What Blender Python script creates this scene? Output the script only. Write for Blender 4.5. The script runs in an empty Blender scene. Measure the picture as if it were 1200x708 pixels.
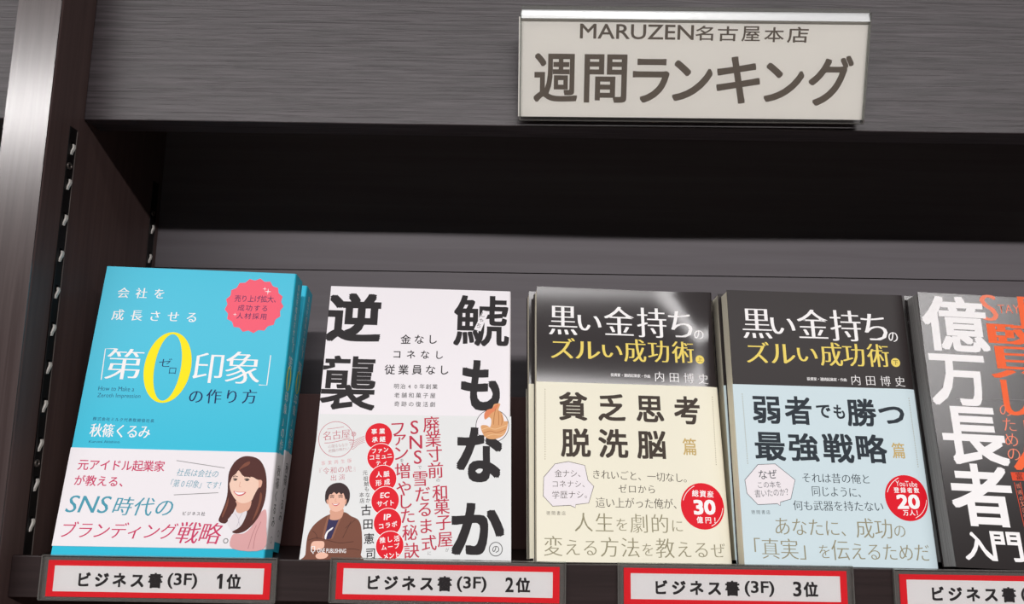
import bpy, bmesh, math, random
from mathutils import Vector, Matrix
random.seed(7)
SC = bpy.context.scene
COL = SC.collection
# ------------------------------------------------------------------ camera, light, exposure
SHELF_Z = 1.30                       # height of the shelf's front rail above the shop floor
CAM_R = (0.999883, -0.002314, 0.015123)
CAM_U = (-0.015299, -0.151243, 0.988378)
CAM_F = (0.0, 0.988494, 0.151261)
CAM_LOC = (0.0, -0.4825, 0.090959)
cam = bpy.data.cameras.new('camera'); cam_ob = bpy.data.objects.new('camera', cam); COL.objects.link(cam_ob)
cam.sensor_width = 36.0; cam.lens = 36.0 * 870 / 1200; cam.clip_start = 0.01
_b = [Vector(-c for c in CAM_F)]
cam_ob.matrix_world = Matrix(((CAM_R[0], CAM_U[0], -CAM_F[0], CAM_LOC[0]), (CAM_R[1], CAM_U[1], -CAM_F[1], CAM_LOC[1]),
                              (CAM_R[2], CAM_U[2], -CAM_F[2], CAM_LOC[2] + SHELF_Z), (0, 0, 0, 1)))
SC.camera = cam_ob
SC.view_settings.view_transform = 'Standard'; SC.view_settings.look = 'None'
SC.view_settings.gamma = 1.0; SC.view_settings.use_curve_mapping = False
SC.view_settings.exposure = 0.0
world = bpy.data.worlds.new('shop_ambient'); SC.world = world; world.use_nodes = True
wb = world.node_tree.nodes['Background']; wb.inputs[0].default_value = (0.92, 0.95, 1.0, 1); wb.inputs[1].default_value = 0.022
def lamp(name, loc, sx, sy, power, color=(1, 0.97, 0.96)):
    d = bpy.data.lights.new(name, 'AREA'); d.shape = 'RECTANGLE'; d.size = sx; d.size_y = sy; d.energy = power; d.color = color
    o = bpy.data.objects.new(name, d); COL.objects.link(o); o.location = loc
    return o
lamp('ceiling_tube_row', (-1.1, -2.95, SHELF_Z + 1.52), 8.0, 0.24, 410, (1, 0.97, 0.965))          # the tube row out in the aisle
lamp('ceiling_tube_row_near', (0.2, -1.15, SHELF_Z + 1.52), 4.2, 0.16, 7)        # the row nearer the shelf

# ------------------------------------------------------------------ materials
def lin(c):
    return tuple(((x / 255) / 12.92 if x / 255 <= 0.04045 else (((x / 255) + 0.055) / 1.055) ** 2.4) for x in c) + (1,)
MATS = {}
def mat(name, rgb, rough=0.5, spec=0.5, metal=0.0, coat=0.0):
    if name in MATS: return MATS[name]
    m = bpy.data.materials.new(name); m.use_nodes = True
    p = m.node_tree.nodes['Principled BSDF']
    p.inputs['Base Color'].default_value = lin(rgb); p.inputs['Roughness'].default_value = rough
    p.inputs['Specular IOR Level'].default_value = spec; p.inputs['Metallic'].default_value = metal
    p.inputs['Coat Weight'].default_value = coat; p.inputs['Coat Roughness'].default_value = 0.075
    MATS[name] = m
    return m
def wood(name, dark, light, axis, rough, spec=0.5, scale=1.0, bump=0.25):
    m = mat(name, dark, rough, spec); nt = m.node_tree; p = nt.nodes['Principled BSDF']
    tc = nt.nodes.new('ShaderNodeTexCoord'); mp = nt.nodes.new('ShaderNodeMapping')
    s = [260 * scale, 260 * scale, 260 * scale]; s[axis] = 9 * scale
    mp.inputs['Scale'].default_value = s
    nz = nt.nodes.new('ShaderNodeTexNoise'); nz.inputs['Scale'].default_value = 1.0; nz.inputs['Detail'].default_value = 5; nz.inputs['Distortion'].default_value = 0.6
    rp = nt.nodes.new('ShaderNodeValToRGB'); rp.color_ramp.elements[0].position = 0.35; rp.color_ramp.elements[1].position = 0.72
    rp.color_ramp.elements[0].color = lin(dark); rp.color_ramp.elements[1].color = lin(light)
    bp = nt.nodes.new('ShaderNodeBump'); bp.inputs['Strength'].default_value = bump; bp.inputs['Distance'].default_value = 0.0006
    L = nt.links
    L.new(tc.outputs['Object'], mp.inputs['Vector']); L.new(mp.outputs[0], nz.inputs['Vector']); L.new(nz.outputs[0], rp.inputs[0])
    L.new(rp.outputs[0], p.inputs['Base Color']); L.new(nz.outputs[0], bp.inputs['Height']); L.new(bp.outputs[0], p.inputs['Normal'])
    return m
def clear(name, tint, gloss, rough, haze=0.0, hazecol=(200, 195, 190)):
    m = bpy.data.materials.new(name); m.use_nodes = True; nt = m.node_tree; nt.nodes.clear(); L = nt.links
    out = nt.nodes.new('ShaderNodeOutputMaterial'); t = nt.nodes.new('ShaderNodeBsdfTransparent'); t.inputs[0].default_value = tint
    g = nt.nodes.new('ShaderNodeBsdfGlossy'); g.inputs['Roughness'].default_value = rough
    fr = nt.nodes.new('ShaderNodeFresnel'); fr.inputs[0].default_value = gloss
    a = nt.nodes.new('ShaderNodeMixShader'); L.new(fr.outputs[0], a.inputs[0]); L.new(t.outputs[0], a.inputs[1]); L.new(g.outputs[0], a.inputs[2])
    d = nt.nodes.new('ShaderNodeBsdfDiffuse'); d.inputs[0].default_value = lin(hazecol)
    b = nt.nodes.new('ShaderNodeMixShader'); b.inputs[0].default_value = haze; L.new(a.outputs[0], b.inputs[1]); L.new(d.outputs[0], b.inputs[2])
    L.new(b.outputs[0], out.inputs[0]); MATS[name] = m
    return m
WOOD_H = wood('dark_wood_along', (40, 33, 35), (74, 66, 70), 0, 0.42, 0.5, 2.0, 0.5)
WOOD_V = wood('dark_wood_upright', (66, 54, 53), (86, 74, 73), 2, 0.21, 0.9, 0.8, 0.08)
WOOD_S = wood('dark_wood_side', (80, 62, 60), (92, 73, 70), 2, 0.5, 0.35, 0.8, 0.05)
WOOD_B = wood('grey_brown_back', (92, 86, 90), (100, 95, 99), 0, 0.55, 0.4, 0.5, 0.03)
WOOD_R = wood('red_brown_board', (70, 44, 42), (80, 52, 49), 2, 0.55, 0.3, 0.7, 0.05)
RAIL = wood('shelf_rail_wood', (36, 25, 25), (46, 34, 34), 0, 0.45, 0.4, 1.0, 0.1)
STEEL_D = mat('dark_steel', (30, 24, 24), 0.45, 0.5)
STEEL_B = mat('bright_steel', (205, 200, 195), 0.3, 0.5, 0.9)
RIM_M = mat('standard_rim', (110, 100, 96), 0.4, 0.5)
TAB_M = mat('zinc_tab', (225, 220, 214), 0.4, 0.6)
HOLE = mat('slot_hole', (8, 7, 7), 0.8, 0.1)
ACRYL = clear('clear_acrylic', (1.0, 1.0, 1.0, 1), 1.3, 0.04, 0.015)
SLEEVE = clear('clear_sleeve', (0.99, 0.99, 0.99, 1), 1.25, 0.06, 0.008)
SLEEVE_B = clear('sleeve_back', (0.94, 0.94, 0.93, 1), 1.3, 0.2, 0.10)
EDGE = clear('acrylic_edge', (0.80, 0.84, 0.82, 1), 1.5, 0.15, 0.16)
LIP = clear('acrylic_lip', (0.85, 0.87, 0.86, 1), 2.2, 0.3, 0.25, (235, 238, 240))
PRINT = {  # printing inks and papers: sRGB, roughness
 'teal': (46, 192, 222), 'coverwhite': (240, 236, 240), 'obiwhite': (230, 232, 232), 'white': (250, 248, 248), 'navy': (22, 42, 92), 'navyl': (35, 75, 115),
 'yellow': (255, 238, 10), 'coral': (250, 100, 122), 'crimson': (205, 62, 104), 'crimson2': (192, 44, 72), 'tealtx': (74, 156, 178), 'greytx': (130, 128, 128),
 'ink': (38, 34, 36), 'inkwarm': (66, 56, 48), 'inkcool': (44, 52, 60), 'hairbrown': (84, 46, 42), 'hairlight': (128, 76, 60), 'skin': (244, 208, 188),
 'skinsh': (228, 176, 154), 'lip': (205, 80, 90), 'jacket': (222, 168, 168), 'jacketsh': (186, 124, 128), 'blouse': (232, 226, 230), 'blousesh': (196, 190, 200),
 'red': (226, 20, 40), 'redorange': (226, 78, 48), 'orange': (250, 108, 62), 'orangel': (248, 140, 112), 'gold': (240, 216, 108), 'goldtx': (200, 172, 108),
 'olive': (150, 144, 118), 'dots': (160, 150, 125), 'bubble': (240, 234, 238), 'stamp': (196, 96, 110), 'stampl': (220, 150, 156), 'wafer': (222, 164, 112),
 'waferred': (226, 134, 92), 'waferdark': (184, 116, 70), 'waferlight': (240, 198, 150), 'kimono': (122, 76, 60), 'kimonolt': (146, 98, 78), 'kimonodk': (88, 52, 42),
 'shirt': (52, 46, 86), 'manskin': (240, 190, 168), 'manskinsh': (220, 164, 140), 'manhair': (56, 40, 42), 'signink': (108, 98, 88), 'blackcover': (44, 38, 39),
 'blackcover5': (42, 37, 37), 'blackcover4': (46, 40, 40), 'cream': (240, 236, 216), 'paleblue': (208, 226, 232), 'pages': (236, 228, 206), 'cardwhite': (228, 226, 226), 'cardred': (226, 22, 36), 'signpaper': (255, 252, 244),
 'greyjacket': (150, 148, 146)}
ROUGH = {'blackcover': 0.4, 'blackcover4': 0.4, 'blackcover5': 0.22, 'teal': 0.35, 'coverwhite': 0.4, 'pages': 0.9, 'signpaper': 0.7, 'cream': 0.5, 'paleblue': 0.42}
COATS = {'blackcover': 0.22}
SPECS = {'blackcover': 0.10, 'blackcover4': 0.18, 'blackcover5': 0.5, 'teal': 0.25}
def ink(n):
    return mat('print_' + n if n not in ('pages',) else 'page_paper', PRINT[n], ROUGH.get(n, 0.5), SPECS.get(n, 0.16), 0.0, COATS.get(n, 0.0))

# ------------------------------------------------------------------ mesh helpers
class MB:
    def __init__(s): s.v = []; s.f = []; s.m = []; s.mats = []
    def mi(s, m):
        if m not in s.mats: s.mats.append(m)
        return s.mats.index(m)
    def add(s, vs, fs, m):
        o = len(s.v); s.v += [tuple(v) for v in vs]; k = s.mi(m)
        for f in fs: s.f.append(tuple(i + o for i in f)); s.m.append(k)
    def box(s, x0, x1, y0, y1, z0, z1, m):
        s.add([(x0, y0, z0), (x1, y0, z0), (x1, y1, z0), (x0, y1, z0), (x0, y0, z1), (x1, y0, z1), (x1, y1, z1), (x0, y1, z1)],
              [(0, 3, 2, 1), (4, 5, 6, 7), (0, 1, 5, 4), (1, 2, 6, 5), (2, 3, 7, 6), (3, 0, 4, 7)], m)
    def build(s, name, parent=None, bevel=0.0, smooth=False, seg=2):
        me = bpy.data.meshes.new(name); me.from_pydata(s.v, [], s.f); 
        for m in s.mats: me.materials.append(m)
        me.polygons.foreach_set('material_index', s.m); me.update()
        o = bpy.data.objects.new(name, me); COL.objects.link(o)
        if parent: o.parent = parent
        if bevel:
            b = o.modifiers.new('edge', 'BEVEL'); b.width = bevel; b.segments = seg; b.limit_method = 'ANGLE'
        if smooth:
            me.polygons.foreach_set('use_smooth', [True] * len(me.polygons))
        return o
def empty(name, mw=None, label=None, cat=None, group=None):
    o = bpy.data.objects.new(name, None); COL.objects.link(o); o.empty_display_size = 0.03
    if mw is not None: o.matrix_world = mw
    tag(o, label, cat, group); return o
def tag(o, label=None, cat=None, group=None, kind=None):
    if label: o['label'] = label
    if cat: o['category'] = cat
    if group: o['group'] = group
    if kind: o['kind'] = kind
    return o

# ------------------------------------------------------------------ lettering
GL = {}
def glyph(t, off):
    k = (t, off)
    if k in GL: return GL[k]
    c = bpy.data.curves.new('t', 'FONT'); c.body = t; c.offset = off; c.resolution_u = 3; c.fill_mode = 'FRONT'
    o = bpy.data.objects.new('t', c); COL.objects.link(o)
    dg = bpy.context.evaluated_depsgraph_get()
    me = bpy.data.meshes.new_from_object(o.evaluated_get(dg))
    vs = [(p.co.x, p.co.y) for p in me.vertices]; fs = [tuple(p.vertices) for p in me.polygons]
    bpy.data.objects.remove(o); bpy.data.curves.remove(c); bpy.data.meshes.remove(me)
    xs = [a[0] for a in vs] or [0, .3]; ys = [a[1] for a in vs] or [0, .3]
    GL[k] = (vs, fs, (min(xs), max(xs), min(ys), max(ys)))
    return GL[k]
def ringc(r, n): return [(0, 0)] + [(r * math.cos(2 * math.pi * i / n), r * math.sin(2 * math.pi * i / n)) for i in range(n)]
def sqc(r): return [(0, 0)] + [(r * a, r * b) for a in (-1, 0, 1) for b in (-1, 0, 1) if a or b]
def rowx(r, n): return [(-r + 2 * r * i / (n - 1), 0) for i in range(n)]
STY = {'reg': (0, [(0, 0)], 0), 'lite': (-.008, [(0, 0)], 0), 'litei': (-.008, [(0, 0)], .2), 'med': (0, ringc(.011, 6), 0), 'bold': (0, sqc(.018), 0),
       'heavy': (0, sqc(.034), 0), 'heavy2': (0, sqc(.022), 0), 'heavy3': (0, sqc(.014), 0), 'min': (-.013, rowx(.020, 4), 0), 'minb': (-.006, rowx(.022, 4), 0),
       'minm': (0, rowx(.010, 3), 0), 'minl': (-.013, rowx(.010, 3), 0), 'mini': (-.008, rowx(.014, 3), .22), 'serif': (-.013, rowx(.028, 5), 0), 'heavymin': (-.004, rowx(.050, 7), 0)}
_r = glyph('国', 0)[2]; EMC = ((_r[0] + _r[1]) / 2, (_r[2] + _r[3]) / 2); EMS = (_r[3] - _r[2]) / 0.9
LAY = 1.5e-5
def stamp(mb, fr, gl, tf, col, sty, lay):
    off, cps, sh = STY[sty]; vs, fs, _ = gl
    for i, (dx, dy) in enumerate(cps):
        z = lay * LAY + i * 8e-7
        pts = []
        for x, y in vs:
            x, y = x + dx, y + dy
            x, y = tf(x + sh * (y - EMC[1]), y)
            pts.append(fr(x, y, z))
        mb.add(pts, fs, ink(col))
def catmull(p, n=5, closed=True):
    out = []; N = len(p)
    for i in range(N if closed else N - 1):
        q = [p[(i + k) % N] if closed else p[min(max(i + k, 0), N - 1)] for k in (-1, 0, 1, 2)]
        for s in range(n):
            t = s / n
            out.append(tuple(0.5 * (2 * q[1][d] + (q[2][d] - q[0][d]) * t + (2 * q[0][d] - 5 * q[1][d] + 4 * q[2][d] - q[3][d]) * t * t
                                    + (3 * q[1][d] - q[0][d] - 3 * q[2][d] + q[3][d]) * t ** 3) for d in (0, 1)))
    if not closed: out.append(p[-1])
    return out
def bbox_of(cps, b):
    return (b[0] + min(c[0] for c in cps), b[1] + max(c[0] for c in cps), b[2] + min(c[1] for c in cps), b[3] + max(c[1] for c in cps))
def draw(mb, items, fr):
    """items are in millimetres on the printed face; fr(x, y, lift) gives the point on that face"""
    for it in items:
        k = it[0]
        if k == 'b':
            _, t, u0, v0, u1, v1, col, st, lay = it
            g = glyph(t, STY[st][0]); b = bbox_of(STY[st][1], g[2])
            sx = (u1 - u0) / (b[1] - b[0]); sy = (v1 - v0) / (b[3] - b[2])
            stamp(mb, fr, g, lambda x, y: (u0 + (x - b[0]) * sx, v0 + (y - b[2]) * sy), col, st, lay)
        elif k == 'f':
            _, t, ul, vl, ur, vr, h, col, st, lay = it[:10]
            g = glyph(t, STY[st][0]); b = bbox_of(STY[st][1], g[2])
            sx = (ur - ul) / (b[1] - b[0]); sy = h / (b[3] - b[2]); sl = (vr - vl) / (ur - ul)
            stamp(mb, fr, g, lambda x, y: (ul + (x - b[0]) * sx, vl + sl * (x - b[0]) * sx + (y - (b[2] + b[3]) / 2) * sy), col, st, lay)
        elif k == 'c':
            _, t, ul, vl, ur, vr, h, col, st, lay = it[:10]
            sc = it[10] if len(it) > 10 else [1] * len(t)
            gs = [glyph(c, STY[st][0]) for c in t]; cps = STY[st][1]
            ymin = min((bbox_of(cps, g[2])[2] - EMC[1]) * s for g, s in zip(gs, sc)); ymax = max((bbox_of(cps, g[2])[3] - EMC[1]) * s for g, s in zip(gs, sc))
            em = h / (ymax - ymin); yc = (ymin + ymax) / 2; cx = []
            for c, g, s in zip(t, gs, sc):
                bx = bbox_of(cps, g[2]); cx.append(((bx[0] + bx[1]) / 2 if ord(c) < 256 else EMC[0], bx))
            l = (cx[0][1][0] - cx[0][0]) * sc[0] * em; r = (cx[-1][1][1] - cx[-1][0]) * sc[-1] * em
            n = len(t); adv = [0]
            for i in range(1, n): adv.append(adv[-1] + (sc[i - 1] + sc[i]) / 2)
            p = ((ur - ul) - (r - l)) / adv[-1] if n > 1 else 0
            sl = math.atan2(vr - vl, ur - ul); cs, sn = math.cos(sl), math.sin(sl)
            sq = 1.0
            if n > 1:
                for _ in range(4):
                    p = ((ur - ul) - (r - l) * sq) / adv[-1]; sq = min(1.0, p / (em * 0.97))
            l *= sq
            for i, (c, g, s) in enumerate(zip(t, gs, sc)):
                ox = -l + adv[i] * p; oy = -0.06 * em * (1 - s) * 4
                def tf(x, y, ox=ox, oy=oy, s=s, c0=cx[i][0]):
                    a = ox + (x - c0) * s * em * sq; b = oy + ((y - EMC[1]) * s - yc) * em
                    return ul + a * cs - b * sn, vl + a * sn + b * cs
                stamp(mb, fr, g, tf, col, st, lay)
        elif k == 'g':
            _, t, u, v, em, col, st, lay, rot = it
            g = glyph(t, STY[st][0]); s = em / EMS; ca, sa = math.cos(math.radians(rot)), math.sin(math.radians(rot))
            c0 = ((g[2][0] + g[2][1]) / 2, (g[2][2] + g[2][3]) / 2) if (ord(t) < 256 or t in 'ァゃし') else EMC
            stamp(mb, fr, g, lambda x, y: (u + ((x - c0[0]) * ca - (y - c0[1]) * sa) * s, v + ((x - c0[0]) * sa + (y - c0[1]) * ca) * s), col, st, lay)
        elif k == 'p':
            _, pts, col, lay, sm = it
            if sm: pts = catmull(pts, 4)
            a = sum(pts[i][0] * pts[(i + 1) % len(pts)][1] - pts[(i + 1) % len(pts)][0] * pts[i][1] for i in range(len(pts)))
            if a < 0: pts = pts[::-1]
            mb.add([fr(x, y, lay * LAY) for x, y in pts], [tuple(range(len(pts)))], ink(col))
        elif k == 'l':
            _, pts, w, col, lay, cl, sm = it
            if sm: pts = catmull(pts, 4, bool(cl))
            if cl: pts = pts + [pts[0]]
            vs = []
            for i, (x, y) in enumerate(pts):
                a = pts[max(i - 1, 0)]; b = pts[min(i + 1, len(pts) - 1)]
                if cl and i in (0, len(pts) - 1): a = pts[-2]; b = pts[1]
                dx, dy = b[0] - a[0], b[1] - a[1]; q = math.hypot(dx, dy) or 1; nx, ny = -dy / q * w / 2, dx / q * w / 2
                vs += [fr(x - nx, y - ny, lay * LAY), fr(x + nx, y + ny, lay * LAY)]
            mb.add(vs, [(2 * i, 2 * i + 2, 2 * i + 3, 2 * i + 1) for i in range(len(pts) - 1)], ink(col))
        elif k == 'e':
            _, u, v, r, col, lay, ring = it
            n = 48 if r > 2 else 12
            o = [fr(u + r * math.cos(2 * math.pi * i / n), v + r * math.sin(2 * math.pi * i / n), lay * LAY) for i in range(n)]
            if ring:
                o += [fr(u + r * ring * math.cos(2 * math.pi * i / n), v + r * ring * math.sin(2 * math.pi * i / n), lay * LAY) for i in range(n)]
                mb.add(o, [(i, (i + 1) % n, n + (i + 1) % n, n + i) for i in range(n)], ink(col))
            else:
                K = max(1, int(r / 2.5)); vs = [fr(u, v, lay * LAY)]
                for q in range(1, K + 1):
                    vs += [fr(u + r * q / K * math.cos(2 * math.pi * i / n), v + r * q / K * math.sin(2 * math.pi * i / n), lay * LAY) for i in range(n)]
                fs = [(0, 1 + i, 1 + (i + 1) % n) for i in range(n)]
                for q in range(K - 1):
                    a = 1 + q * n; fs += [(a + i, a + n + i, a + n + (i + 1) % n, a + (i + 1) % n) for i in range(n)]
                mb.add(vs, fs, ink(col))
        elif k == 'zero':
            _, u, v, a1, b1, a2, b2, col, lay = it
            n = 64; o = []
            for a, b in ((a1, b1), (a2, b2)):
                o += [fr(u + a * math.cos(2 * math.pi * i / n), v + b * math.sin(2 * math.pi * i / n), lay * LAY) for i in range(n)]
            mb.add(o, [(i, (i + 1) % n, n + (i + 1) % n, n + i) for i in range(n)], ink(col))
        elif k == 'star':
            _, u, v, r, nn, col, lay = it
            pts = []
            for i in range(nn * 6):
                a = 2 * math.pi * i / (nn * 6); q = abs(((nn * a / (2 * math.pi)) % 1.0) - 0.5) * 2; rr = r * (0.925 + 0.085 * q ** 1.3)
                pts.append((u + rr * math.cos(a), v + rr * math.sin(a)))
            mb.add([fr(x, y, lay * LAY) for x, y in pts], [tuple(range(len(pts)))], ink(col))
        elif k == 'spark':
            _, u, v, r, col, lay = it
            pts = [(u + (r if i % 2 == 0 else r * .18) * math.cos(math.pi / 4 * i), v + (r if i % 2 == 0 else r * .18) * math.sin(math.pi / 4 * i)) for i in range(8)]
            mb.add([fr(x, y, lay * LAY) for x, y in pts], [tuple(range(8))], ink(col))

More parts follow.
